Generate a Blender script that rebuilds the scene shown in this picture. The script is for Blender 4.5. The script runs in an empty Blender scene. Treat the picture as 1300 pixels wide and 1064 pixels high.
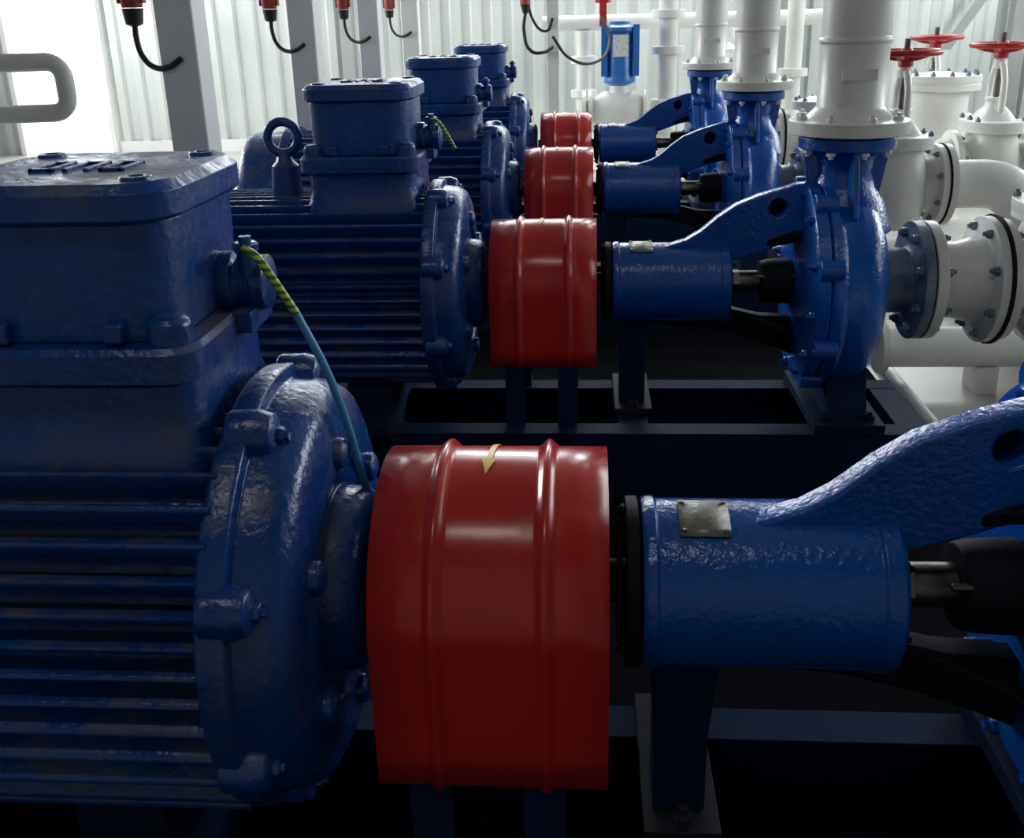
import bpy, bmesh, math, random
from mathutils import Matrix, Vector
random.seed(4)
sc = bpy.context.scene
COL = sc.collection
pi = math.pi

# ---------------------------------------------------------------- materials
def newmat(name):
    m = bpy.data.materials.new(name); m.use_nodes = True
    nt = m.node_tree; b = nt.nodes['Principled BSDF']
    return m, nt, b

def paint(name, col, rough=0.3, col2=None, nscale=6.0, bump=0.15, bscale=60.0, dust=0.0,
          dustcol=(0.11,0.092,0.075,1), metallic=0.0, spec=0.5, coat=0.0, dlo=0.47, dhi=0.66, dmin=0.10, lumps=0.0):
    m, nt, b = newmat(name)
    N = nt.nodes; L = nt.links
    tc = N.new('ShaderNodeTexCoord')
    no = N.new('ShaderNodeTexNoise'); no.inputs['Scale'].default_value = nscale; no.inputs['Detail'].default_value = 6
    L.new(tc.outputs['Object'], no.inputs['Vector'])
    mx = N.new('ShaderNodeMix'); mx.data_type = 'RGBA'
    c2 = col2 or tuple(c*0.7 for c in col)
    mx.inputs[6].default_value = (*col, 1); mx.inputs[7].default_value = (*c2, 1)
    ramp = N.new('ShaderNodeMapRange'); ramp.inputs[1].default_value = 0.38; ramp.inputs[2].default_value = 0.66
    L.new(no.outputs['Fac'], ramp.inputs[0]); L.new(ramp.outputs[0], mx.inputs[0])
    out = mx.outputs[2]
    rsock = None
    if dust > 0:
        geo = N.new('ShaderNodeNewGeometry'); sep = N.new('ShaderNodeSeparateXYZ')
        L.new(geo.outputs['Normal'], sep.inputs[0])
        up = N.new('ShaderNodeMapRange'); up.inputs[1].default_value = -0.3; up.inputs[2].default_value = 0.9
        up.inputs[3].default_value = dmin
        L.new(sep.outputs['Z'], up.inputs[0])
        n2 = N.new('ShaderNodeTexNoise'); n2.inputs['Scale'].default_value = 11; n2.inputs['Detail'].default_value = 9
        n2.inputs['Roughness'].default_value = 0.68
        L.new(tc.outputs['Object'], n2.inputs['Vector'])
        mr = N.new('ShaderNodeMapRange'); mr.inputs[1].default_value = dlo; mr.inputs[2].default_value = dhi
        L.new(n2.outputs['Fac'], mr.inputs[0])
        mu = N.new('ShaderNodeMath'); mu.operation = 'MULTIPLY'
        L.new(up.outputs[0], mu.inputs[0]); L.new(mr.outputs[0], mu.inputs[1])
        mu2 = N.new('ShaderNodeMath'); mu2.operation = 'MULTIPLY'; mu2.inputs[1].default_value = dust
        L.new(mu.outputs[0], mu2.inputs[0])
        md = N.new('ShaderNodeMix'); md.data_type = 'RGBA'
        L.new(mu2.outputs[0], md.inputs[0]); L.new(out, md.inputs[6]); md.inputs[7].default_value = dustcol
        out = md.outputs[2]
        rr = N.new('ShaderNodeMapRange'); rr.inputs[3].default_value = rough; rr.inputs[4].default_value = 0.8
        L.new(mu2.outputs[0], rr.inputs[0]); rsock = rr.outputs[0]
    L.new(out, b.inputs['Base Color'])
    if rsock: L.new(rsock, b.inputs['Roughness'])
    else: b.inputs['Roughness'].default_value = rough
    b.inputs['Metallic'].default_value = metallic
    b.inputs['Specular IOR Level'].default_value = spec
    if coat: b.inputs['Coat Weight'].default_value = coat
    if bump > 0:
        nb = N.new('ShaderNodeTexNoise'); nb.inputs['Scale'].default_value = bscale; nb.inputs['Detail'].default_value = 3
        L.new(tc.outputs['Object'], nb.inputs['Vector'])
        bp = N.new('ShaderNodeBump'); bp.inputs['Strength'].default_value = bump; bp.inputs['Distance'].default_value = 0.003
        L.new(nb.outputs['Fac'], bp.inputs['Height'])
        if lumps > 0:
            n3 = N.new('ShaderNodeTexNoise'); n3.inputs['Scale'].default_value = 28; n3.inputs['Detail'].default_value = 2
            mp = N.new('ShaderNodeMapping'); mp.inputs['Scale'].default_value = (1.6,1.6,0.6)
            L.new(tc.outputs['Object'], mp.inputs[0]); L.new(mp.outputs[0], n3.inputs['Vector'])
            b2 = N.new('ShaderNodeBump'); b2.inputs['Strength'].default_value = lumps; b2.inputs['Distance'].default_value = 0.006
            L.new(n3.outputs['Fac'], b2.inputs['Height']); L.new(b2.outputs['Normal'], bp.inputs['Normal'])
        L.new(bp.outputs['Normal'], b.inputs['Normal'])
    return m

M_BLUE  = paint('blue_motor_paint', (0.003,0.060,0.27), 0.24, (0.003,0.040,0.18), 5, 0.38, 120, 0.8, lumps=0.25)
M_PBLUE = paint('blue_pump_paint', (0.004,0.098,0.44), 0.18, (0.003,0.070,0.32), 5, 0.45, 130, 0.3, dlo=0.55, dhi=0.75, lumps=0.2)
M_FRAME = paint('frame_paint', (0.004,0.020,0.065), 0.65, (0.004,0.012,0.035), 4, 0.2, 40, 0.25, (0.035,0.035,0.038,1), spec=0.10)
M_RED   = paint('red_guard_paint', (0.55,0.026,0.022), 0.20, (0.47,0.021,0.019), 3, 0.08, 30, 0.3, (0.18,0.06,0.05,1), dlo=0.55, dhi=0.78)
M_WHITE = paint('white_pipe_paint', (0.78,0.78,0.73), 0.3, (0.67,0.67,0.62), 4, 0.2, 50, 0.25, (0.3,0.26,0.2,1))
M_POST  = paint('post_paint', (0.78,0.78,0.76), 0.45, (0.70,0.70,0.68), 3, 0.1, 30, 0)
M_WRED  = paint('handwheel_red', (0.50,0.02,0.02), 0.35, None, 5, 0.1, 40, 0)
M_STEEL = paint('bare_steel', (0.20,0.185,0.17), 0.38, (0.07,0.058,0.05), 20, 0.2, 90, 0, metallic=0.9)
M_DARK  = paint('dark_iron', (0.006,0.008,0.016), 0.6, (0.007,0.007,0.010), 8, 0.2, 60, 0.3, (0.025,0.022,0.02,1), spec=0.12)
M_GREY  = paint('grey_flange_paint', (0.20,0.25,0.32), 0.35, (0.08,0.12,0.19), 25, 0.3, 80, 0.2)
M_FOOT  = paint('dusty_steel_plate', (0.02,0.025,0.035), 0.6, (0.012,0.013,0.018), 15, 0.2, 60, 0.4, (0.05,0.045,0.04,1), spec=0.12)
M_PLATE = paint('nameplate_metal', (0.30,0.30,0.26), 0.4, (0.18,0.18,0.15), 50, 0.3, 120, 0, metallic=0.5)
M_BLK   = paint('black_rubber', (0.012,0.012,0.012), 0.5, None, 5, 0, 10, 0)
M_CBLUE = paint('blue_cable_sheath', (0.07,0.34,0.60), 0.4, None, 5, 0, 10, 0)
M_YEL   = paint('yellow_paint', (0.85,0.62,0.02), 0.4, (0.8,0.56,0.02), 5, 0, 10, 0)
M_PLUG  = paint('red_plug_plastic', (0.36,0.05,0.03), 0.4, None, 5, 0, 10, 0)
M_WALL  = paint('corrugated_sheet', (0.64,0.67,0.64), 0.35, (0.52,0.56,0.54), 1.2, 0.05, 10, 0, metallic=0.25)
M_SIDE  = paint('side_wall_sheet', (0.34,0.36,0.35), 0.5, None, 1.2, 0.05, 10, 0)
M_CEIL  = paint('ceiling_sheet', (0.16,0.17,0.17), 0.7, None, 1, 0, 10, 0)
M_FLOOR = paint('concrete_floor', (0.50,0.48,0.44), 0.35, (0.38,0.365,0.34), 2.5, 0.1, 25, 0)
M_SHADE   = paint('shade_dark_plinth', (0.008,0.009,0.012), 0.95, (0.005,0.005,0.006), 3, 0.2, 25, 0, spec=0.02)  # plinth colour near black: shadow under and between the units is painted in
M_BVAL  = paint('bright_blue_paint', (0.02,0.17,0.55), 0.3, None, 5, 0.1, 40, 0)
M_LABEL = paint('paper_label', (0.75,0.75,0.72), 0.6, (0.5,0.5,0.5), 60, 0, 10, 0)
M_GRND  = paint('outdoor_ground', (0.6,0.58,0.54), 0.8, None, 2, 0, 10, 0)

def stripemat():
    m, nt, b = newmat('yellow_green_wire')
    N = nt.nodes; L = nt.links
    tc = N.new('ShaderNodeTexCoord'); w = N.new('ShaderNodeTexWave'); w.bands_direction = 'Z'
    w.inputs['Scale'].default_value = 45
    L.new(tc.outputs['Object'], w.inputs['Vector'])
    r = N.new('ShaderNodeValToRGB'); r.color_ramp.interpolation = 'CONSTANT'
    r.color_ramp.elements[0].color = (0.02,0.16,0.04,1); r.color_ramp.elements[1].position = 0.45
    r.color_ramp.elements[1].color = (0.45,0.50,0.03,1)
    L.new(w.outputs['Fac'], r.inputs[0]); L.new(r.outputs[0], b.inputs['Base Color'])
    b.inputs['Roughness'].default_value = 0.4
    return m
M_YG = stripemat()
def emat(name, col, s):
    m, nt, b = newmat(name)
    b.inputs['Base Color'].default_value = (*col,1)
    b.inputs['Emission Color'].default_value = (*col,1); b.inputs['Emission Strength'].default_value = s
    return m
M_PANE = emat('daylit_window_pane', (0.85,0.92,1.0), 3.6)

# ---------------------------------------------------------------- geometry builder
class Geo:
    def __init__(s): s.v = []; s.f = []
    def rings(s, rings, closed=True, cap0=True, cap1=True):
        base = len(s.v); n = len(rings[0])
        for r in rings: s.v += [tuple(p) for p in r]
        for k in range(len(rings)-1):
            a = base+k*n; b = a+n
            for i in range(n if closed else n-1):
                j = (i+1) % n
                s.f.append((a+i, a+j, b+j, b+i))
        if cap0: s.f.append(tuple(range(base, base+n))[::-1])
        if cap1: s.f.append(tuple(range(base+(len(rings)-1)*n, base+len(rings)*n)))
        return s
    def lathe(s, prof, axis='X', c=(0,0,0), seg=48):
        rs = []
        for a, r in prof:
            r = max(r, 0.0005); ring = []
            for i in range(seg):
                t = 2*pi*i/seg; u = r*math.cos(t); w = r*math.sin(t)
                if axis == 'X': ring.append((c[0]+a, c[1]+u, c[2]+w))
                elif axis == 'Y': ring.append((c[0]+w, c[1]+a, c[2]+u))
                else: ring.append((c[0]+u, c[1]+w, c[2]+a))
            rs.append(ring)
        return s.rings(rs)
    def cyl(s, a0, a1, r, axis='X', c=(0,0,0), seg=32):
        return s.lathe([(a0,r),(a1,r)], axis, c, seg)
    def box(s, x0,x1,y0,y1,z0,z1):
        return s.rings([[(x0,y0,z),(x1,y0,z),(x1,y1,z),(x0,y1,z)] for z in (z0,z1)])
    def prism(s, pts, plane, d0, d1):
        def P(p,d):
            if plane=='XZ': return (p[0],d,p[1])
            if plane=='YZ': return (d,p[0],p[1])
            return (p[0],p[1],d)
        return s.rings([[P(p,d) for p in pts] for d in (d0,d1)])
    def loft(s, secs, seg=5):
        rs = []
        for z,cx,cy,hx,hy,rc in secs:
            ring = []
            for sx,sy,a0 in ((1,1,0),(-1,1,pi/2),(-1,-1,pi),(1,-1,3*pi/2)):
                for k in range(seg+1):
                    t = a0+pi/2*k/seg
                    ring.append((cx+sx*(hx-rc)+rc*math.cos(t), cy+sy*(hy-rc)+rc*math.sin(t), z))
            rs.append(ring)
        return s.rings(rs)
    def bolt(s, p, axis='X', r=0.01, h=0.01, d=1):
        c = list(p)
        return s.lathe([(0,r),(d*h*0.85,r),(d*h,r*0.85)], axis, c, 6).lathe([(0,r*0.5),(d*h*1.6,r*0.5)], axis, c, 8)
    def boltring(s, c, R, n, axis, r, h, d=1, ph=0.0):
        for i in range(n):
            t = ph+2*pi*i/n; u = R*math.cos(t); w = R*math.sin(t)
            if axis=='X': p=(c[0],c[1]+u,c[2]+w)
            elif axis=='Y': p=(c[0]+w,c[1],c[2]+u)
            else: p=(c[0]+u,c[1]+w,c[2])
            s.bolt(p, axis, r, h, d)
        return s
    def torus(s, c, R, r, axis='Z', seg=40, ms=10):
        base = len(s.v)
        for i in range(seg):
            t = 2*pi*i/seg
            for k in range(ms):
                q = 2*pi*k/ms; rr = R+r*math.cos(q); h = r*math.sin(q)
                if axis=='Z': p=(c[0]+rr*math.cos(t), c[1]+rr*math.sin(t), c[2]+h)
                elif axis=='Y': p=(c[0]+rr*math.cos(t), c[1]+h, c[2]+rr*math.sin(t))
                else: p=(c[0]+h, c[1]+rr*math.cos(t), c[2]+rr*math.sin(t))
                s.v.append(p)
        for i in range(seg):
            for k in range(ms):
                a=base+i*ms+k; b=base+i*ms+(k+1)%ms; c2=base+((i+1)%seg)*ms+(k+1)%ms; d=base+((i+1)%seg)*ms+k
                s.f.append((a,b,c2,d))
        return s
    def sweep(s, pts, r, seg=20):
        P = [Vector(p) for p in pts]; rs = []
        t0 = (P[1]-P[0]).normalized()
        n = t0.orthogonal().normalized()
        for i,p in enumerate(P):
            if i==0: t=(P[1]-P[0]).normalized()
            elif i==len(P)-1: t=(P[-1]-P[-2]).normalized()
            else: t=((P[i+1]-P[i]).normalized()+(P[i]-P[i-1]).normalized()).normalized()
            n = (n - t*n.dot(t)).normalized(); b = t.cross(n)
            rr = r[i] if isinstance(r,(list,tuple)) else r
            rs.append([p+n*rr*math.cos(2*pi*k/seg)+b*rr*math.sin(2*pi*k/seg) for k in range(seg)])
        return s.rings(rs)
    def make(s, name, parent=None, mat=None, bevel=0.0, bseg=2, sharp=38, loc=None):
        me = bpy.data.meshes.new(name); me.from_pydata(s.v, [], s.f); me.update()
        bm = bmesh.new(); bm.from_mesh(me)
        bmesh.ops.recalc_face_normals(bm, faces=bm.faces)
        for f in bm.faces: f.smooth = True
        for e in bm.edges:
            if len(e.link_faces)==2 and e.calc_face_angle(0) > math.radians(sharp): e.smooth = False
        bm.to_mesh(me); bm.free()
        if mat: me.materials.append(mat)
        o = bpy.data.objects.new(name, me); COL.objects.link(o)
        if parent: o.parent = parent
        if loc: o.location = loc
        if bevel > 0:
            bv = o.modifiers.new('bevel','BEVEL'); bv.width = bevel; bv.segments = bseg
            bv.limit_method = 'ANGLE'; bv.angle_limit = math.radians(sharp); bv.harden_normals = True
        return o

def root(name, loc=(0,0,0)):
    e = bpy.data.objects.new(name, None); e.location = loc; e.empty_display_size = 0.1
    COL.objects.link(e); return e
def cable(name, pts, r, mat, parent=None):
    cu = bpy.data.curves.new(name,'CURVE'); cu.dimensions='3D'; cu.bevel_depth=r; cu.bevel_resolution=4; cu.use_fill_caps=True
    sp = cu.splines.new('BEZIER'); sp.bezier_points.add(len(pts)-1)
    for b,p in zip(sp.bezier_points, pts):
        b.co = p; b.handle_left_type='AUTO'; b.handle_right_type='AUTO'
    cu.materials.append(mat)
    o = bpy.data.objects.new(name, cu); COL.objects.link(o)
    if parent: o.parent = parent
    return o
def plate_with_hole(name, outline, hole, y, th, mat, parent, bevel=0.004):
    cu = bpy.data.curves.new(name,'CURVE'); cu.dimensions='2D'; cu.fill_mode='BOTH'
    cu.extrude = th-bevel; cu.bevel_depth = bevel; cu.bevel_resolution = 3
    def add(pts):
        sp = cu.splines.new('POLY'); sp.points.add(len(pts)-1)
        for q,p in zip(sp.points, pts): q.co=(p[0],p[1],0,1)
        sp.use_cyclic_u=True
    add(outline)
    if hole:
        hx,hz,hr = hole
        add([(hx+hr*math.cos(2*pi*i/28), hz+hr*math.sin(2*pi*i/28)) for i in range(28)])
    cu.materials.append(mat)
    o = bpy.data.objects.new(name, cu); COL.objects.link(o)
    o.rotation_euler = (pi/2,0,0); o.location=(0,y,0); o.parent=parent
    return o
def clone(r, loc, scale=None, rot=None, skip=()):
    n = bpy.data.objects.new(r.name.split('.')[0], None); n.location=loc; n.empty_display_size=0.1; COL.objects.link(n)
    if scale: n.scale=(scale,)*3
    if rot: n.rotation_euler = rot
    for c in r.children:
        if c.name in skip: continue
        d = c.copy(); COL.objects.link(d); d.parent = n
    return n

AX = 0.51      # shaft height
Y0 = 0.893; S = 1.2
# ================================================================ ELECTRIC MOTOR
mot = root('electric_motor', (0,Y0,0))
g = Geo()
NF = 44; ring=[]
def sup(t, n=3.1):
    return (abs(math.cos(t))**n+abs(math.sin(t))**n)**(-1/n)
for i in range(NF):
    a = 2*pi*(i+0.5)/NF; w = 2*pi/NF
    for da, r in ((-0.5,0.170),(-0.30,0.171),(-0.21,0.176),(-0.14,0.195),(-0.05,0.1985),(0.05,0.1985),(0.14,0.195),(0.21,0.176),(0.30,0.171)):
        t=a+da*w; r=r*sup(t); ring.append((r*math.cos(t), AX+r*math.sin(t)))
g.rings([[(x,p[0],p[1]) for p in ring] for x in (-0.93,-0.315)])
g.make('finned_stator_body', mot, M_BLUE, 0, sharp=60)
g = Geo()
g.lathe([(-0.325,0.05),(-0.325,0.214),(-0.320,0.220),(-0.301,0.221),(-0.297,0.219),(-0.295,0.207),(-0.270,0.204),(-0.256,0.196),(-0.249,0.182),(-0.245,0.150),(-0.244,0.122),(-0.252,0.116),(-0.252,0.096),(-0.226,0.092),(-0.218,0.084),(-0.214,0.07),(-0.214,0.04)], 'X', (0,0,AX), 72)
for i in range(8):
    t = 2*pi*(i+0.5)/8
    c=(0,0.207*math.cos(t),AX+0.207*math.sin(t))
    g.lathe([(-0.322,0.014),(-0.318,0.023),(-0.292,0.024),(-0.279,0.020),(-0.275,0.012)],'X',c,20)
for i in range(6):   # stiffening webs on the face
    t = 2*pi*i/6+pi/6
    cy,cz = math.cos(t), math.sin(t)
    g.lathe([(-0.262,0.017),(-0.238,0.016),(-0.234,0.010)],'X',(0,0.138*cy,AX+0.138*cz),16)
g.make('drive_end_shield', mot, M_BLUE, 0.002)
g = Geo(); g.boltring((-0.276,0,AX),0.207,8,'X',0.009,0.007,1,pi/8); g.boltring((-0.228,0,AX),0.080,6,'X',0.006,0.006)
g.make('shield_bolts', mot, M_BLUE)
g = Geo()
g.lathe([(-0.93,0.1),(-0.93,0.216),(-0.96,0.220),(-0.965,0.205),(-0.97,0.20),(-1.06,0.20),(-1.085,0.192),(-1.10,0.17),(-1.105,0.12),(-1.105,0.03)],'X',(0,0,AX),64)
g.make('fan_cowl', mot, M_BLUE, 0.002)
BX=-0.447
g = Geo()   # terminal box pedestal
g.loft([(0.64,BX,0,0.116,0.118,0.03),(0.690,BX,0,0.116,0.118,0.03),(0.704,BX,0,0.112,0.112,0.03),(0.725,BX,0,0.109,0.108,0.035),(0.757,BX,0,0.109,0.108,0.035),(0.765,BX,0,0.121,0.122,0.03),(0.790,BX,0,0.121,0.122,0.03),(0.795,BX,0,0.117,0.118,0.03)])
g.make('terminal_box_pedestal', mot, M_BLUE, 0)
g = Geo()
g.loft([(0.795,BX,0,0.099,0.102,0.042),(0.898,BX,0,0.101,0.104,0.044)])
for sx in (-1,1):
    for sy in (-1,1):
        g.lathe([(0.793,0.02),(0.812,0.019),(0.818,0.012)],'Z',(BX+sx*0.093,sy*0.094,0),16)
g.box(-0.505,-0.488,-0.114,-0.10,0.797,0.815); g.box(-0.405,-0.388,-0.114,-0.10,0.797,0.815)
g.make('terminal_box', mot, M_BLUE, 0.003)
g = Geo()
g.loft([(0.898,BX,0,0.107,0.110,0.045),(0.901,BX,0,0.110,0.113,0.047),(0.922,BX,0,0.110,0.113,0.047),(0.930,BX,0,0.102,0.105,0.043)])
for k,(lx,w) in enumerate(((BX-0.032,0.022),(BX,0.024),(BX+0.032,0.022))):
    g.box(lx-w/2,lx-w/2+0.005,-0.03,0.02,0.929,0.933); g.box(lx+w/2-0.005,lx+w/2,-0.03,0.02,0.929,0.933)
    g.box(lx-w/2,lx+w/2,0.014,0.02,0.929,0.933)
    if k!=1: g.box(lx-w/2,lx+w/2,-0.03,-0.024,0.929,0.933)
for sx in (-1,1):
    for sy in (-1,1): g.lathe([(0.929,0.014),(0.933,0.013),(0.933,0.007),(0.929,0.006)],'Z',(BX+sx*0.076,sy*0.078,0),16)
g.make('terminal_box_lid', mot, M_BLUE, 0.001)
g = Geo()
g.lathe([(-0.352,0.030),(-0.335,0.030),(-0.332,0.024),(-0.318,0.024),(-0.316,0.026),(-0.304,0.026),(-0.301,0.018)],'X',(0,0.03,0.815),20)
g.lathe([(0.82,0.009),(0.852,0.009)],'Z',(-0.318,0.015,0),12); g.bolt((-0.318,0.015,0.848),'Z',0.013,0.009)
g.box(-0.345,-0.312,-0.01,0.04,0.775,0.795)
g.make('cable_gland', mot, M_BLUE, 0.002)
g = Geo(); g.lathe([(0.69,0.034),(0.765,0.028),(0.775,0.018),(0.79,0.012)],'Z',(-0.627,0,0),20); g.torus((-0.627,0,0.822),0.032,0.0095,'Y')
g.make('lifting_eye', mot, M_BLUE)
g = Geo()
for x0 in (-0.86,-0.50):
    g.prism([(-0.19,0.23),(0.19,0.23),(0.19,0.25),(0.15,0.26),(0.13,0.40),(-0.13,0.40),(-0.15,0.26),(-0.19,0.25)],'YZ',x0,x0+0.09)
    g.bolt((x0+0.045,-0.17,0.25),'Z',0.012,0.012); g.bolt((x0+0.045,0.17,0.25),'Z',0.012,0.012)
g.make('mounting_feet', mot, M_FRAME, 0.003)
cable('earth_wire', [(-0.316,0.005,0.852),(-0.300,-0.01,0.848),(-0.284,-0.015,0.826),(-0.268,-0.012,0.795)], 0.0040, M_YG, mot)
bc=cable('blue_cable', [(-0.268,-0.012,0.795),(-0.246,-0.005,0.735),(-0.232,0.005,0.67),(-0.226,0.02,0.61),(-0.216,0.08,0.50),(-0.21,0.12,0.36)], 0.004, M_CBLUE, mot)

# ================================================================ COUPLING GUARD
gd = root('coupling_guard', (0,Y0,0))
R=0.135; x0,x1=-0.197,0.020
ribs=[x0+0.27*(x1-x0), x0+0.735*(x1-x0)]
xs=set([x0,x1])
for r_ in ribs:
    for k in range(-6,7): xs.add(r_+k*0.011/6)
xs=sorted(xs)
def bmp(x):
    h=0
    for r_ in ribs:
        d=abs(x-r_)/0.011
        if d<1: h=max(h,0.0075*(0.5+0.5*math.cos(pi*d)))
    return h
g=Geo(); rs=[]
for x in xs:
    rr=R+bmp(x); line=[]
    for z in (0.366,0.40,0.44,0.48): line.append((x,-rr,z))
    for k in range(49):
        t=pi-pi*k/48; line.append((x,rr*math.cos(t),AX+rr*math.sin(t)))
    for z in (0.48,0.44,0.40,0.366): line.append((x,rr,z))
    rs.append(line)
g.rings(rs, closed=False, cap0=False, cap1=False)
o=g.make('ribbed_red_shell', gd, M_RED, sharp=80)
sm=o.modifiers.new('th','SOLIDIFY'); sm.thickness=0.003; sm.offset=-1
g=Geo()
for xx in (-0.149,-0.040):
    for sy in (-1,1):
        a,b=sorted((sy*(R-0.004),sy*(R-0.010)))
        g.box(xx-0.02,xx+0.02,a,b,0.232,0.42)
        g.box(xx-0.02,xx+0.02,min(sy*0.12,sy*0.18),max(sy*0.12,sy*0.18),0.231,0.237)
g.make('support_legs', gd, M_FRAME, 0.001)
g=Geo(); xm=-0.094
def onarc(x,phi,off=0.0014):
    return (x,-(R+off)*math.sin(phi),AX+(R+off)*math.cos(phi))
seq=[(-30,0.0030),(-24,0.0030),(-18,0.0030),(-12,0.0030),(-6,0.0030),(-2,0.0030),(2,0.0030),(2.1,0.0072),(6,0.0048),(10,0.0024),(13.5,0.0003)]
g.rings([[onarc(xm+w*sgn-0.00012*a,math.radians(a)) for sgn in (-1,1)] for a,w in seq], closed=False, cap0=False, cap1=False)
g.make('yellow_arrow', gd, M_YEL)

# ================================================================ CENTRIFUGAL PUMP
pm = root('centrifugal_pump', (0,Y0,0))
g=Geo()
g.lathe([(-0.21,0.022),(-0.17,0.022),(-0.17,0.085),(-0.10,0.085),(-0.10,0.05),(-0.09,0.05),(-0.09,0.085),(-0.03,0.085),(-0.03,0.045),(0.0,0.045),(0.0,0.022),(0.47,0.022)],'X',(0,0,AX),36)
g.make('coupling_and_shaft', pm, M_DARK, 0.002)
g=Geo()
g.cyl(0.29,0.36,0.0225,c=(0,0,AX)); g.cyl(0.305,0.318,0.026,c=(0,0,AX),seg=6)
g.cyl(0.345,0.44,0.004,c=(0,-0.035,AX+0.018),seg=8); g.cyl(0.345,0.44,0.004,c=(0,0.035,AX-0.018),seg=8)
g.make('gland_and_slinger', pm, M_STEEL, 0.001)
g=Geo()
g.lathe([(0.030,0.03),(0.030,0.06),(0.036,0.068),(0.038,0.085),(0.050,0.085),(0.052,0.05)],c=(0,0,AX),seg=56)
g.make('bearing_cover', pm, M_DARK, 0.001)
g=Geo()
g.lathe([(0.053,0.05),(0.053,0.083),(0.058,0.086),(0.066,0.086),(0.068,0.083),(0.272,0.083),(0.275,0.086),(0.291,0.086),(0.295,0.082),(0.297,0.05),(0.30,0.03)],c=(0,0,AX),seg=56)
g.make('bearing_housing', pm, M_PBLUE, 0.001)
g=Geo(); g.boltring((0.038,0,AX),0.073,6,'X',0.006,0.005,-1,0.3); g.boltring((0.295,0,AX),0.068,6,'X',0.006,0.005,1,0.3)
g.make('housing_bolts', pm, M_DARK)
up=[(0.15,0.56),(0.165,0.588),(0.205,0.600),(0.235,0.618),(0.27,0.648),(0.305,0.672),(0.35,0.690),(0.39,0.702),(0.425,0.712),(0.45,0.714),(0.45,0.602),(0.43,0.602),(0.39,0.594),(0.35,0.580),(0.311,0.567),(0.28,0.555),(0.27,0.53),(0.15,0.53)]
plate_with_hole('upper_bracket_arm', up, (0.386,0.668,0.022), -0.012, 0.016, M_PBLUE, pm)
g=Geo(); g.cyl(0.010,0.016,0.026,'Y',c=(0.386,0,0.668),seg=28); g.make('ear_backing_web', pm, M_FRAME)
lo=[(0.12,0.45),(0.28,0.455),(0.36,0.435),(0.45,0.43),(0.45,0.350),(0.40,0.372),(0.33,0.398),(0.25,0.418),(0.12,0.425)]
plate_with_hole('lower_bracket_arm', lo, None, 0.0, 0.016, M_DARK, pm)
g=Geo()
for sg in (1,-1):
    rs=[]
    for x,hy,z in ((0.30,0.014,0.065),(0.35,0.022,0.080),(0.40,0.040,0.095),(0.45,0.070,0.115)):
        zc=AX+sg*z
        rs.append([(x,-hy,zc-0.008),(x,hy,zc-0.008),(x,hy,zc+0.008),(x,-hy,zc+0.008)])
    g.rings(rs)
g.make('bracket_flares', pm, M_DARK, 0.004)
g=Geo()
g.lathe([(0.36,0.03),(0.36,0.042),(0.375,0.046),(0.42,0.048),(0.43,0.03)],c=(0,0,AX),seg=32)
g.make('stuffing_box', pm, M_DARK, 0.002)
g=Geo()
g.lathe([(0.425,0.05),(0.43,0.10),(0.435,0.19),(0.44,0.203),(0.462,0.205),(0.466,0.198),(0.468,0.12)],c=(0,0,AX),seg=64)
g.make('casing_cover', pm, M_PBLUE, 0.002)
g=Geo(); g.boltring((0.438,0,AX),0.187,12,'X',0.010,0.010,-1,0.13)
g.make('cover_bolts', pm, M_PBLUE)
g=Geo()
rs=[]; seg=64
prof=[(0.464,0.10),(0.464,0.197),(0.469,0.205),(0.484,0.207),(0.490,0.192),(0.500,0.184),(0.525,0.188),(0.552,0.182),(0.575,0.164),(0.587,0.14),(0.593,0.10),(0.60,0.05)]
for a,r in prof:
    ring=[]
    for i in range(seg):
        t=2*pi*i/seg
        k=1+0.12*(0.5-0.5*math.sin(t)) if 0.489<a<0.58 else 1
        ring.append((a,r*k*math.cos(t),AX+r*k*math.sin(t)))
    rs.append(ring)
g.rings(rs); g.make('volute_casing', pm, M_PBLUE, 0.0, sharp=50)
DX=0.517
g=Geo()
g.lathe([(0.62,0.10),(0.68,0.080),(0.705,0.062),(0.740,0.052),(0.765,0.058),(0.778,0.072),(0.783,0.094),(0.807,0.094)],'Z',(DX,0,0),48)
for sy in (-1,1):
    g.prism([(sy*0.04,0.66),(sy*0.12,0.66),(sy*0.085,0.785),(sy*0.05,0.785)],'YZ',DX-0.006,DX+0.006)
g.prism([(0.445,0.70),(0.49,0.70),(0.49,0.785),(0.432,0.785)],'XZ',-0.006,0.006)
g.prism([(0.545,0.70),(0.585,0.67),(0.603,0.785),(0.545,0.785)],'XZ',-0.006,0.006)
for t in (0.35,1.1,2.1,2.8,3.6,4.3,5.2,5.9):
    cy,cz=0.205*math.cos(t),0.205*math.sin(t)
    g.lathe([(0.44,0.020),(0.486,0.020)],'X',(0,cy,AX+cz),14)
g.make('discharge_nozzle', pm, M_PBLUE, 0.003)
g=Geo()
g.lathe([(0.575,0.10),(0.595,0.085),(0.615,0.068),(0.655,0.066),(0.662,0.075),(0.664,0.122),(0.684,0.122)],c=(0,0,AX),seg=48)
g.make('suction_nozzle', pm, M_GREY, 0.002)
g=Geo()
g.box(0.46,0.60,-0.17,0.17,0.23,0.252)
g.prism([(-0.14,0.25),(0.14,0.25),(0.10,0.36),(-0.10,0.36)],'YZ',0.49,0.57)
for y in (-0.14,0.14): 
    for x in (0.485,0.575): g.bolt((x,y,0.252),'Z',0.012,0.012)
g.make('pump_foot', pm, M_FRAME, 0.004)
g=Geo()
g.prism([(0.065,0.44),(0.135,0.44),(0.125,0.34),(0.125,0.245),(0.07,0.245),(0.07,0.34)],'XZ',-0.03,0.03)
g.make('bearing_support', pm, M_FRAME, 0.004)
g=Geo()
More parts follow.
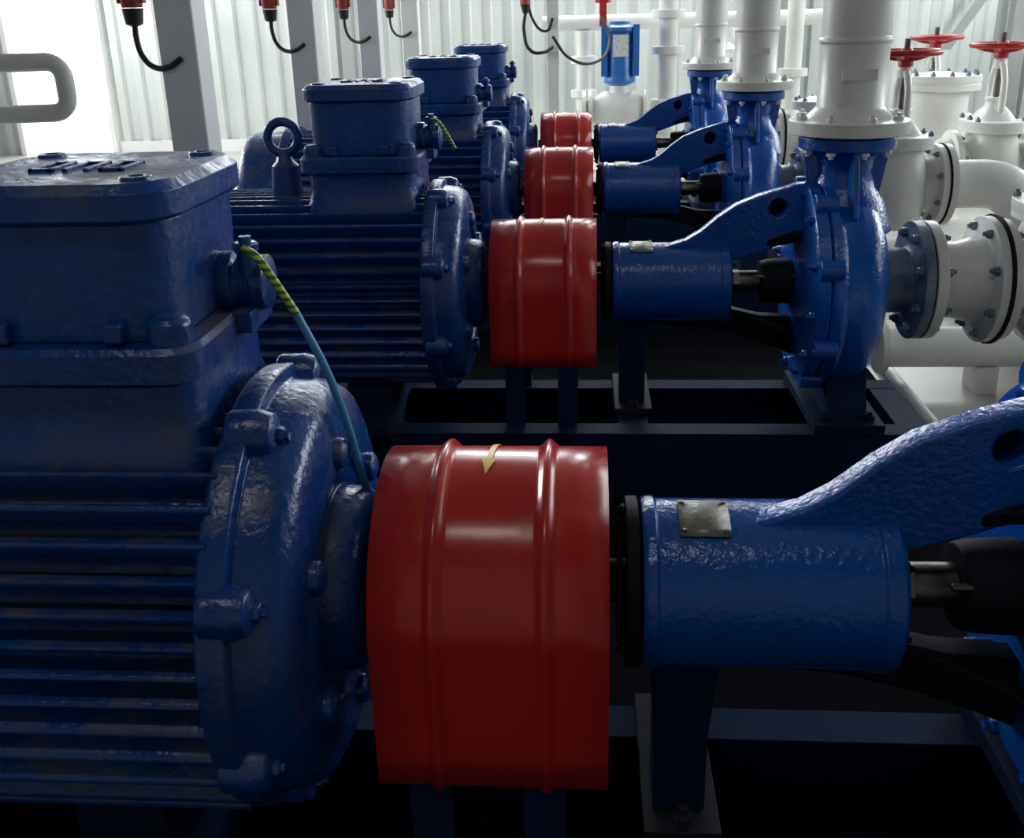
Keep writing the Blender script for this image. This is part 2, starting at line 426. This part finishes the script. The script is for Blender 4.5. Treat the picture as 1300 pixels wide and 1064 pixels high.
g.box(0.06,0.14,-0.06,0.17,0.231,0.245); g.box(0.09,0.125,0.06,0.10,0.245,0.27)
g.bolt((0.10,-0.045,0.245),'Z',0.013,0.014); g.bolt((0.10,0.14,0.245),'Z',0.013,0.014)
g.make('support_foot_plate', pm, M_FOOT, 0.002)
g=Geo(); rs=[]
for k in range(7):
    phi=math.radians(-6+k*6); rr=0.0845
    rs.append([(x,-rr*math.sin(phi),AX+rr*math.cos(phi)) for x in (0.088,0.136)])
g.rings(rs,closed=False,cap0=False,cap1=False)
o=g.make('nameplate', pm, M_PLATE); sm=o.modifiers.new('t','SOLIDIFY'); sm.thickness=0.0015; sm.offset=1
g=Geo()
for x in (0.092,0.132):
    for phi in (-2,26):
        p=math.radians(phi); g.lathe([(0,0.003),(0.002,0.002)],'Z',(x,-0.086*math.sin(p),AX+0.086*math.cos(p)),8)
g.make('nameplate_rivets', pm, M_STEEL)

# ================================================================ BASE FRAME
fr = root('pump_base_frame', (0,Y0,0))
g=Geo()
for sy in (-1,1):
    y=sy*0.16
    g.box(-1.0,0.70,y-0.004,y+0.004,0.08,0.23)
    ya,yb=sorted((y-sy*0.055,y))
    g.box(-1.0,0.70,ya,yb,0.222,0.23); g.box(-1.0,0.70,ya,yb,0.08,0.088)
for x in (-0.98,-0.84,-0.48,0.07,0.49,0.64):
    g.box(x,x+0.06,-0.156,0.156,0.10,0.229)
g.make('channel_frame', fr, M_FRAME, 0.002)

# ================================================================ DISCHARGE PIPE
dp = root('discharge_pipe', (DX,Y0,0))
g=Geo()
g.lathe([(0.812,0.05),(0.812,0.116),(0.838,0.116),(0.842,0.085),(0.858,0.069),(0.864,0.065),(0.98,0.065),(0.983,0.068),(0.989,0.068),(0.992,0.065),(2.58,0.065),(2.58,0.03)],'Z',(0,0,0),48)
g.make('riser', dp, M_WHITE, 0.002)
g=Geo(); g.boltring((0,0,0.838),0.097,8,'Z',0.010,0.010,1,0.2); g.boltring((0,0,0.783),0.080,8,'Z',0.010,0.009,-1,0.2)
g.make('flange_bolts', dp, M_WHITE)
g=Geo(); g.cyl(0.807,0.812,0.09,'Z'); g.make('gasket', dp, M_BLK)
g=Geo(); g.box(-0.035,0.03,-0.0665,-0.0635,0.915,0.935)
g.make('pipe_tag', dp, M_WHITE)

# ================================================================ SUCTION PIPE
sp_ = root('suction_pipe', (0,Y0,0))
g=Geo()
g.lathe([(0.688,0.05),(0.688,0.122),(0.709,0.122),(0.712,0.085),(0.72,0.078),(0.75,0.078),(0.79,0.088),(0.803,0.094),(0.806,0.13),(0.824,0.13),(0.824,0.05)],c=(0,0,AX),seg=48)
g.make('reducer_with_flanges', sp_, M_WHITE, 0.002)
g=Geo(); g.boltring((0.709,0,AX),0.103,8,'X',0.010,0.011,1,0.39); g.boltring((0.806,0,AX),0.112,8,'X',0.010,0.011,-1,0.39); g.boltring((0.664,0,AX),0.100,8,'X',0.011,0.010,-1,0.39)
g.make('flange_bolts', sp_, M_GREY)
g=Geo(); g.cyl(0.684,0.688,0.115,c=(0,0,AX)); g.cyl(0.824,0.831,0.134,c=(0,0,AX)); g.make('gaskets', sp_, M_DARK)
g=Geo()
pts=[(1.12,0,AX),(1.14,0,AX),(1.24,0,AX)]+[(1.24+0.16*math.sin(t),0,AX-0.16+0.16*math.cos(t)) for t in [pi/2*k/10 for k in range(1,11)]]+[(1.40,0,0.18)]
g.sweep(pts,0.075,28); g.lathe([(1.110,0.05),(1.110,0.125),(1.130,0.125),(1.133,0.08)],c=(0,0,AX),seg=40)
g.make('elbow_to_header', sp_, M_WHITE)
g=Geo(); g.cyl(1.105,1.110,0.128,c=(0,0,AX)); g.make('gasket_2', sp_, M_DARK)

# ================================================================ GATE VALVE
VX=0.968
gv = root('gate_valve', (VX,Y0,AX))
g=Geo()
g.lathe([(-0.136,0.05),(-0.136,0.125),(-0.116,0.125),(-0.112,0.088),(-0.07,0.082),(0.07,0.082),(0.112,0.088),(0.116,0.125),(0.136,0.125),(0.136,0.05)],'X',seg=40)
secs=[]
for z,hx,hy in ((-0.138,0.03,0.05),(-0.130,0.055,0.08),(-0.10,0.078,0.110),(-0.04,0.092,0.124),(0.03,0.092,0.122),(0.08,0.080,0.11),(0.105,0.070,0.105),(0.118,0.070,0.105),(0.120,0.092,0.128),(0.138,0.092,0.128),(0.141,0.094,0.130),(0.158,0.094,0.130),(0.160,0.062,0.09),(0.185,0.045,0.065),(0.205,0.030,0.034),(0.225,0.026,0.030)):
    secs.append((z,0,0,hx,hy,min(hx,hy)*0.95))
g.loft(secs)
for sy in (-1,1):
    g.sweep([(0,sy*0.055,0.165),(0,sy*0.062,0.22),(0,sy*0.058,0.29),(0,sy*0.035,0.33),(0,sy*0.012,0.345)],0.011,10)
g.lathe([(0.325,0.022),(0.352,0.022),(0.358,0.016)],'Z',seg=20)
g.lathe([(0.22,0.034),(0.232,0.034)],'Z',seg=20)
g.make('valve_body', gv, M_WHITE, 0.002)
g=Geo()
g.boltring((0.116,0,0),0.107,8,'X',0.010,0.010,-1,0.39); g.boltring((-0.116,0,0),0.107,8,'X',0.010,0.010,1,0.39)
for sx in (-1,1):
    for y in (-0.08,0,0.08): g.bolt((sx*0.076,y*0.95,0.158),'Z',0.009,0.010)
g.make('valve_bolts', gv, M_GREY)
g=Geo(); g.cyl(0.16,0.44,0.009,'Z',seg=12); g.make('stem', gv, M_STEEL)
g=Geo(); g.torus((0,0,0.40),0.095,0.0095,'Z'); g.lathe([(0.355,0.014),(0.36,0.022),(0.40,0.022),(0.412,0.016)],'Z',seg=16)
for i in range(5):
    t=2*pi*i/5+0.3; g.sweep([(0.015*math.cos(t),0.015*math.sin(t),0.38),(0.05*math.cos(t),0.05*math.sin(t),0.385),(0.092*math.cos(t),0.092*math.sin(t),0.40)],0.007,8)
g.make('red_handwheel', gv, M_WRED)

for k in range(1,4):
    y=Y0+S*k
    clone(mot,(0,y,0),skip=('blue_cable',) if k==1 else ('blue_cable','earth_wire')); clone(gd,(0,y,0)); clone(pm,(0,y,0)); clone(fr,(0,y,0))
    clone(dp,(DX,y,0)); clone(sp_,(0,y,0))
    if k<3: clone(gv,(VX,y,AX))
chk=root('check_valve',(VX,Y0+3*S,AX)); g=Geo()
g.lathe([(-0.136,0.05),(-0.136,0.125),(-0.116,0.125),(-0.112,0.088),(-0.07,0.11),(0.05,0.11),(0.112,0.088),(0.116,0.125),(0.136,0.125),(0.136,0.05)],'X',seg=40)
g.lathe([(0.08,0.07),(0.13,0.07),(0.13,0.10),(0.165,0.10),(0.17,0.06),(0.18,0.03)],'Z',seg=30)
g.make('valve_body',chk,M_WHITE,0.002)
g=Geo(); g.boltring((0,0,0.165),0.085,8,'Z',0.009,0.01); g.make('cap_bolts',chk,M_GREY)

hd = root('overhead_discharge_header',(0,0,0))
g=Geo(); g.lathe([(-0.5,0.05),(-0.5,0.11),(6.5,0.11),(6.5,0.05)],'Y',(DX,0,2.69),36); g.make('header_barrel',hd,M_WHITE)
g=Geo()
for y in (-0.4,2.9,6.3): g.box(DX-0.03,DX+0.03,y-0.02,y+0.02,2.79,3.8)
g.make('hangers',hd,M_POST)
sh = root('suction_header',(0,0,0))
g=Geo(); g.lathe([(0.2,0.05),(0.2,0.078),(6.4,0.078),(6.4,0.05)],'Y',(1.40,0,0.10),36); g.make('header_barrel',sh,M_WHITE)
g=Geo()
for y in (0.6,2.5,5.3): g.box(1.32,1.48,y-0.04,y+0.04,0,0.04)
g.make('saddles',sh,M_POST)
fp = root('floor_pipe',(0,2.82,0))
g=Geo(); g.lathe([(0.83,0.03),(0.83,0.075),(0.85,0.075),(0.85,0.058),(1.325,0.058),(1.325,0.03)],'X',(0,0,0.125),32); g.make('pipe',fp,M_WHITE)
g=Geo(); g.box(1.10,1.16,-0.05,0.05,0,0.075); g.make('supports',fp,M_POST)
clone(fp,(0.0,4.05,0))
cond = Geo(); cond.sweep([(0.90,0.3,0.018),(0.90,2.6,0.018),(0.90,6.3,0.018)],0.016,12); cond.make('floor_conduit',None,M_POST)

def valve_station(x,y,zb,scale,neckr,left=0.28):
    clone(gv,(x,y,zb),scale)
    r=root('valve_branch_pipe',(x,y,0)); g=Geo()
    L=0.136*scale
    g.lathe([(-L-left,0.03),(-L-left,neckr),(-L-0.045,neckr),(-L-0.04,neckr*1.4),(-L-0.003,neckr*1.4),(-L-0.003,0.03)],'X',(0,0,zb),32)
    g.lathe([(L+0.003,0.03),(L+0.003,neckr*1.4),(L+0.04,neckr*1.4),(L+0.045,neckr),(L+1.2,neckr),(L+1.2,0.03)],'X',(0,0,zb),32)
    g.make('run',r,M_WHITE,0.002)
    g=Geo(); g.box(L+0.5,L+0.58,-0.05,0.05,0,zb-neckr*0.9); g.make('stands',r,M_POST)
valve_station(1.80,4.75,0.35,1.30,0.09)
valve_station(1.90,5.95,0.33,1.35,0.10)
valve_station(2.6,3.7,0.42,1.2,0.09)

vs = root('flanged_strainer',(1.74,5.32,0)); g=Geo()
g.lathe([(0.0,0.16),(0.02,0.16),(0.02,0.14),(0.64,0.14),(0.645,0.19),(0.675,0.19),(0.677,0.185),(0.683,0.185),(0.685,0.19),(0.715,0.19),(0.72,0.10),(0.73,0.05)],'Z',seg=40)
g.make('vessel',vs,M_WHITE,0.003)
g=Geo(); g.boltring((0,0,0.715),0.165,12,'Z',0.012,0.014); g.make('cover_bolts',vs,M_GREY)

# ---------------------------------------------------------------- centre background fittings
bg = root('blue_flow_meter',(0.21,6.8,0)); g=Geo()
g.lathe([(0.60,0.06),(0.62,0.10),(0.66,0.10),(0.67,0.095),(0.92,0.095),(0.93,0.11),(0.955,0.11),(0.97,0.07),(0.99,0.06)],'Z',seg=24)
for x in (-0.1,0.1): g.box(x-0.02,x+0.02,-0.09,-0.05,0.66,0.97)
g.make('meter_head',bg,M_BVAL,0.003)
g=Geo(); g.box(-0.045,0.05,-0.115,-0.093,0.78,0.91); g.make('paper_tag',bg,M_LABEL)
g=Geo(); g.lathe([(-0.24,0.05),(-0.24,0.12),(-0.215,0.12),(-0.215,0.08),(-0.20,0.08),(-0.20,0.12),(-0.18,0.12),(-0.17,0.08),(-0.1,0.115),(0.1,0.115),(0.15,0.08),(0.15,0.12),(0.17,0.12),(0.17,0.05)],'X',(0,0,0.45),32)
g.lathe([(0.0,0.08),(0.02,0.08),(0.02,0.05),(0.40,0.05)],'Z',seg=20); g.lathe([(0.52,0.07),(0.60,0.06)],'Z',seg=20)
g.make('flanged_body',bg,M_WHITE,0.002)
g=Geo(); g.lathe([(0.96,0.012),(1.12,0.012)],'Z',(-0.1,0,0),10); g.sweep([(-0.14,0,1.10),(-0.135,0,1.15),(-0.11,0,1.20),(-0.08,0,1.15),(-0.075,0,1.10)],0.018,8); g.box(-0.13,-0.085,-0.012,0.012,0.96,1.13); g.make('red_handle',bg,M_WRED)

def riser(name,x,y,r,fl,top=3.6,z0=0):
    q=root(name,(x,y,0)); g=Geo(); p=[(z0,r*1.8),(z0+0.015,r*1.8),(z0+0.015,r)]
    for z in fl: p += [(z,r),(z+0.002,r*1.75),(z+0.05,r*1.75),(z+0.052,r)]
    p+=[(top,r)]
    g.lathe(p,'Z',seg=28); g.make('pipe',q,M_WHITE,0.002)
    return q
riser('white_riser_pipe',0.52,6.9,0.062,(0.45,0.78,1.0)); riser('white_riser_pipe',-0.02,7.2,0.05,(0.5,0.72,),0.93); riser('white_riser_pipe',1.08,6.6,0.05,(0.55,0.85)); riser('white_riser_pipe',1.34,7.0,0.055,(0.62,))
clone(gv,(0.98,7.7,0.62),1.0,(0,0,pi/2))
st=root('valve_stand',(0.98,7.7,0)); g=Geo(); g.lathe([(0,0.09),(0.02,0.09),(0.02,0.04),(0.46,0.04),(0.475,0.06)],'Z',seg=20); g.make('column',st,M_POST)
hp=root('wall_pipe_run',(0,7.25,0)); g=Geo(); g.lathe([(-0.3,0.03),(-0.3,0.05),(1.9,0.05),(1.9,0.03)],'X',(0,0,0.98),24); g.make('run',hp,M_WHITE)
g=Geo(); g.box(-0.25,-0.19,-0.03,0.03,0,0.935); g.box(1.8,1.86,-0.03,0.03,0,0.935); g.make('stands',hp,M_POST)
# ---------------------------------------------------------------- posts, tray, plugs, cables
for k in range(4):
    y=2.69+S*k
    zb=0.08 if k<3 else 0.0
    p=root('steel_post',(-1.04,y,0)); g=Geo(); g.box(-0.05,0.05,-0.05,0.05,zb,1.8); g.box(-0.08,0.08,-0.08,0.08,zb,zb+0.012); g.make('column',p,M_POST,0.006)
    q=root('cable_plug',(-1.165,y,0)); g=Geo(); g.lathe([(1.09,0.026),(1.12,0.030),(1.21,0.030),(1.22,0.016),(1.545,0.012)],'Z',seg=20); g.box(-0.035,0.035,-0.012,0.012,1.10,1.19); g.make('red_body',q,M_PLUG,0.002)
    g=Geo(); g.lathe([(1.045,0.012),(1.05,0.022),(1.088,0.027)],'Z',seg=16); g.make('black_boot',q,M_BLK)
    cable('black_cable',[(0,0,1.05),(0.004,-0.01,1.01),(0.022,-0.025,0.968),(0.055,-0.04,0.944),(0.10,-0.057,0.945),(0.135,-0.06,0.965)],0.0075,M_BLK,q)
tr=root('cable_tray',(0,0,0)); g=Geo(); g.box(-1.24,-1.10,1.0,7.5,1.55,1.555); g.box(-1.24,-1.235,1.0,7.5,1.55,1.61); g.box(-1.105,-1.10,1.0,7.5,1.55,1.61)
g.make('tray',tr,M_POST)
p=root('steel_post',(-0.2,6.35,0)); g=Geo(); g.box(-0.035,0.035,-0.035,0.035,0,3.7); g.box(-0.07,0.07,-0.07,0.07,0,0.012); g.make('column',p,M_POST,0.004)
q=root('cable_plug',(-0.36,6.3,0)); g=Geo(); g.lathe([(1.10,0.03),(1.22,0.035),(1.24,0.015),(3.8,0.012)],'Z',seg=20); g.make('red_body',q,M_PLUG)
g=Geo(); g.lathe([(1.05,0.015),(1.10,0.03)],'Z',seg=16); g.make('black_boot',q,M_BLK)
cable('black_cable',[(0,0,1.06),(-0.01,0,0.95),(0.03,0,0.84),(0.10,0,0.83),(0.16,-0.04,0.86)],0.010,M_BLK,q)
cable('black_cable_2',[(0.16,-0.04,0.92),(0.25,0.0,0.80),(0.40,0.1,0.76),(0.50,0.3,0.88),(0.45,0.4,1.02)],0.009,M_BLK,q)
cable('black_cable_3',[(0.02,0.02,1.3),(0.05,0.02,1.0),(0.12,0.02,0.95),(0.16,0.0,1.02)],0.008,M_BLK,q)

# ---------------------------------------------------------------- handrail at left
hr=root('handrail',(0,0,0)); g=Geo()
A=Vector((-2.6,2.35,0)); B=Vector((-1.385,2.62,0)); d=(B-A).normalized()
zt,zb=0.965,0.838; rc=0.04
P=[A+Vector((0,0,zt))]+[B+d*(rc*math.sin(t))+Vector((0,0,zt-rc+rc*math.cos(t))) for t in [pi/2*k/8 for k in range(9)]]+[B+d*(rc*math.cos(t))+Vector((0,0,zb+rc-rc*math.sin(t))) for t in [pi/2*k/8 for k in range(9)]]+[A+Vector((0,0,zb))]
g.sweep(P,0.023,20); 
for q_ in (0.12,0.55): 
    c=A+(B-A)*q_; g.sweep([(c.x,c.y,0.0),(c.x,c.y,zb)],0.022,16)
g.make('rail_tubes',hr,M_WHITE)

# ---------------------------------------------------------------- ROOM
XL,XR,YF,YB,H=-5.3,4.8,-3.0,8.7,3.8
def corr(name,x0,x1,z0,z1,y,mat,along='X',pitch=0.17,dep=0.035,sgn=-1):
    g=Geo(); pr=[]; x=x0
    while x<x1:
        for dx,dd in ((0,0),(0.40,0),(0.52,1),(0.86,1),(0.98,0)):
            xx=x+dx*pitch
            if xx<=x1: pr.append((xx,sgn*dep*dd))
        x+=pitch
    pr.append((x1,0))
    if along=='X': rings=[[(a,y+b,z) for a,b in pr] for z in (z0,z1)]
    else: rings=[[(y+b,a,z) for a,b in pr] for z in (z0,z1)]
    g.rings(rings,closed=False,cap0=False,cap1=False)
    return g.make(name,None,mat,sharp=10)
DL,DR=-4.86,-4.08
parts=[corr('wall_back',DR,XR,0,2.3,YB,M_WALL), corr('wb2',XL,DL,0,2.3,YB,M_WALL), corr('wb3',XL,XR,3.4,H,YB,M_WALL), corr('wb4',XL,-3.0,2.3,3.4,YB,M_WALL), corr('wb5',3.4,XR,2.3,3.4,YB,M_WALL)]
bpy.ops.object.select_all(action='DESELECT')
for o in parts: o.select_set(True)
bpy.context.view_layer.objects.active=parts[0]; bpy.ops.object.join()
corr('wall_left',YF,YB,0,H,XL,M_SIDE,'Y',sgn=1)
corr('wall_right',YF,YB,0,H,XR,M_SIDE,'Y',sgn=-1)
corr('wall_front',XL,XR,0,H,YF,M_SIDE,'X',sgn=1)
Geo().box(XL,XR,YF,YB,-0.1,0).make('floor',None,M_FLOOR)
Geo().box(XL,XR,YF,YB,H,H+0.1).make('ceiling',None,M_CEIL)
Geo().box(-1.35,0.80,-0.6,6.2,0,0.08).make('pump_plinth',None,M_SHADE,0.01)
Geo().box(-30,30,YB+0.1,40,-0.15,-0.05).make('ground_outside',None,M_GRND)
g=Geo(); g.box(DL-0.04,DL,YB-0.09,YB-0.04,0,2.3); g.box(DR,DR+0.04,YB-0.09,YB-0.04,0,2.3); g.box(DL-0.04,DR+0.04,YB-0.09,YB-0.04,2.25,2.31); g.make('door_1',None,M_POST)
Geo().box(DR+0.04,XR-0.04,YB-0.05,YB-0.036,0,0.10).make('baseboard_back',None,M_POST)
g=Geo()
for x in (-2.0,1.6,3.3): g.box(x,x+0.10,YB-0.15,YB-0.036,0,H)
g.make('trim_1',None,M_SIDE)
br=root('wall_brace',(0,0,0)); g=Geo()
g.rings([[(2.75,8.5,0.7),(2.83,8.5,0.7),(2.83,8.53,0.7),(2.75,8.53,0.7)],[(3.65,8.5,2.1),(3.73,8.5,2.1),(3.73,8.53,2.1),(3.65,8.53,2.1)]]); g.make('bar',br,M_SIDE)

def window(name,x0,x1,y0,y1,z0,z1):
    r=root(name,(0,0,0)); Geo().box(x0,x1,y0,y1,z0,z1).make('pane',r,M_PANE)
    g=Geo(); t=0.05
    n=4
    if x1-x0>y1-y0:
        for i in range(n+1):
            x=x0+(x1-x0)*i/n; g.box(x-t/2,x+t/2,y0-0.02,y1+0.02,z0,z1)
        for z in (z0,z1): g.box(x0,x1,y0-0.02,y1+0.02,z-t/2,z+t/2)
    else:
        for i in range(n+1):
            y=y0+(y1-y0)*i/n; g.box(x0-0.02,x1+0.02,y-t/2,y+t/2,z0,z1)
        for z in (z0,z1): g.box(x0-0.02,x1+0.02,y0,y1,z-t/2,z+t/2)
    g.make('frame',r,M_POST)
window('window_1',-3.0,3.4,YB-0.02,YB+0.02,2.3,3.4)
window('window_2',XR-0.07,XR-0.045,1.0,7.5,1.3,2.8)
window('window_3',XL+0.045,XL+0.07,3.5,7.5,1.3,2.8)

# ---------------------------------------------------------------- LIGHTS
def area(name,loc,rot,sx,sy,e,col=(1,1,1)):
    l=bpy.data.lights.new(name,'AREA'); l.shape='RECTANGLE'; l.size=sx; l.size_y=sy; l.energy=e; l.color=col
    o=bpy.data.objects.new(name,l); o.location=loc; o.rotation_euler=rot; COL.objects.link(o); return o
area('window_light_back',(0.2,8.55,2.85),(-pi/2+0.25,0,0),6.2,1.0,140,(0.93,0.97,1))
area('window_light_right',(4.68,5.2,2.05),(0,pi/2,0),1.4,4.4,68,(0.95,0.98,1))
area('window_light_left',(-5.18,5.8,2.05),(0,-pi/2,0),1.4,3.2,185,(0.98,0.99,1))
area('back_wall_fill',(0.2,7.5,3.7),(0,0,0),7,0.5,120,(0.98,0.99,1))  # added fill, brightens the back wall and fittings; no lamp modelled
area('front_fill',(-0.5,-0.4,3.7),(0,0,0),1.6,0.3,12,(1,0.97,0.93))  # added soft fill above and behind the camera, lights the front faces

w=bpy.data.worlds.new('sky_world'); sc.world=w; w.use_nodes=True
w.node_tree.nodes['Background'].inputs[0].default_value=(0.95,0.97,1,1)
w.node_tree.nodes['Background'].inputs[1].default_value=5.0

# ---------------------------------------------------------------- CAMERA
cd=bpy.data.cameras.new('camera'); cam=bpy.data.objects.new('camera',cd); COL.objects.link(cam)
cd.sensor_width=36; cd.lens=1280*36/1300; cd.shift_y=-45/1300; cd.clip_start=0.02
Yc=Vector((95/1280,-472/1280,1)).normalized(); u=Vector((0,-1,0)); Zc=(u-Yc*u.dot(Yc)).normalized(); Xc=Yc.cross(Zc)
right=Vector((Xc.x,Yc.x,Zc.x)); down=Vector((Xc.y,Yc.y,Zc.y)); fwd=Vector((Xc.z,Yc.z,Zc.z))
Mx=Matrix((( right.x,-down.x,-fwd.x,0),(right.y,-down.y,-fwd.y,0),(right.z,-down.z,-fwd.z,1.05),(0,0,0,1)))
cam.matrix_world=Mx
sc.camera=cam
sc.view_settings.view_transform='Standard'
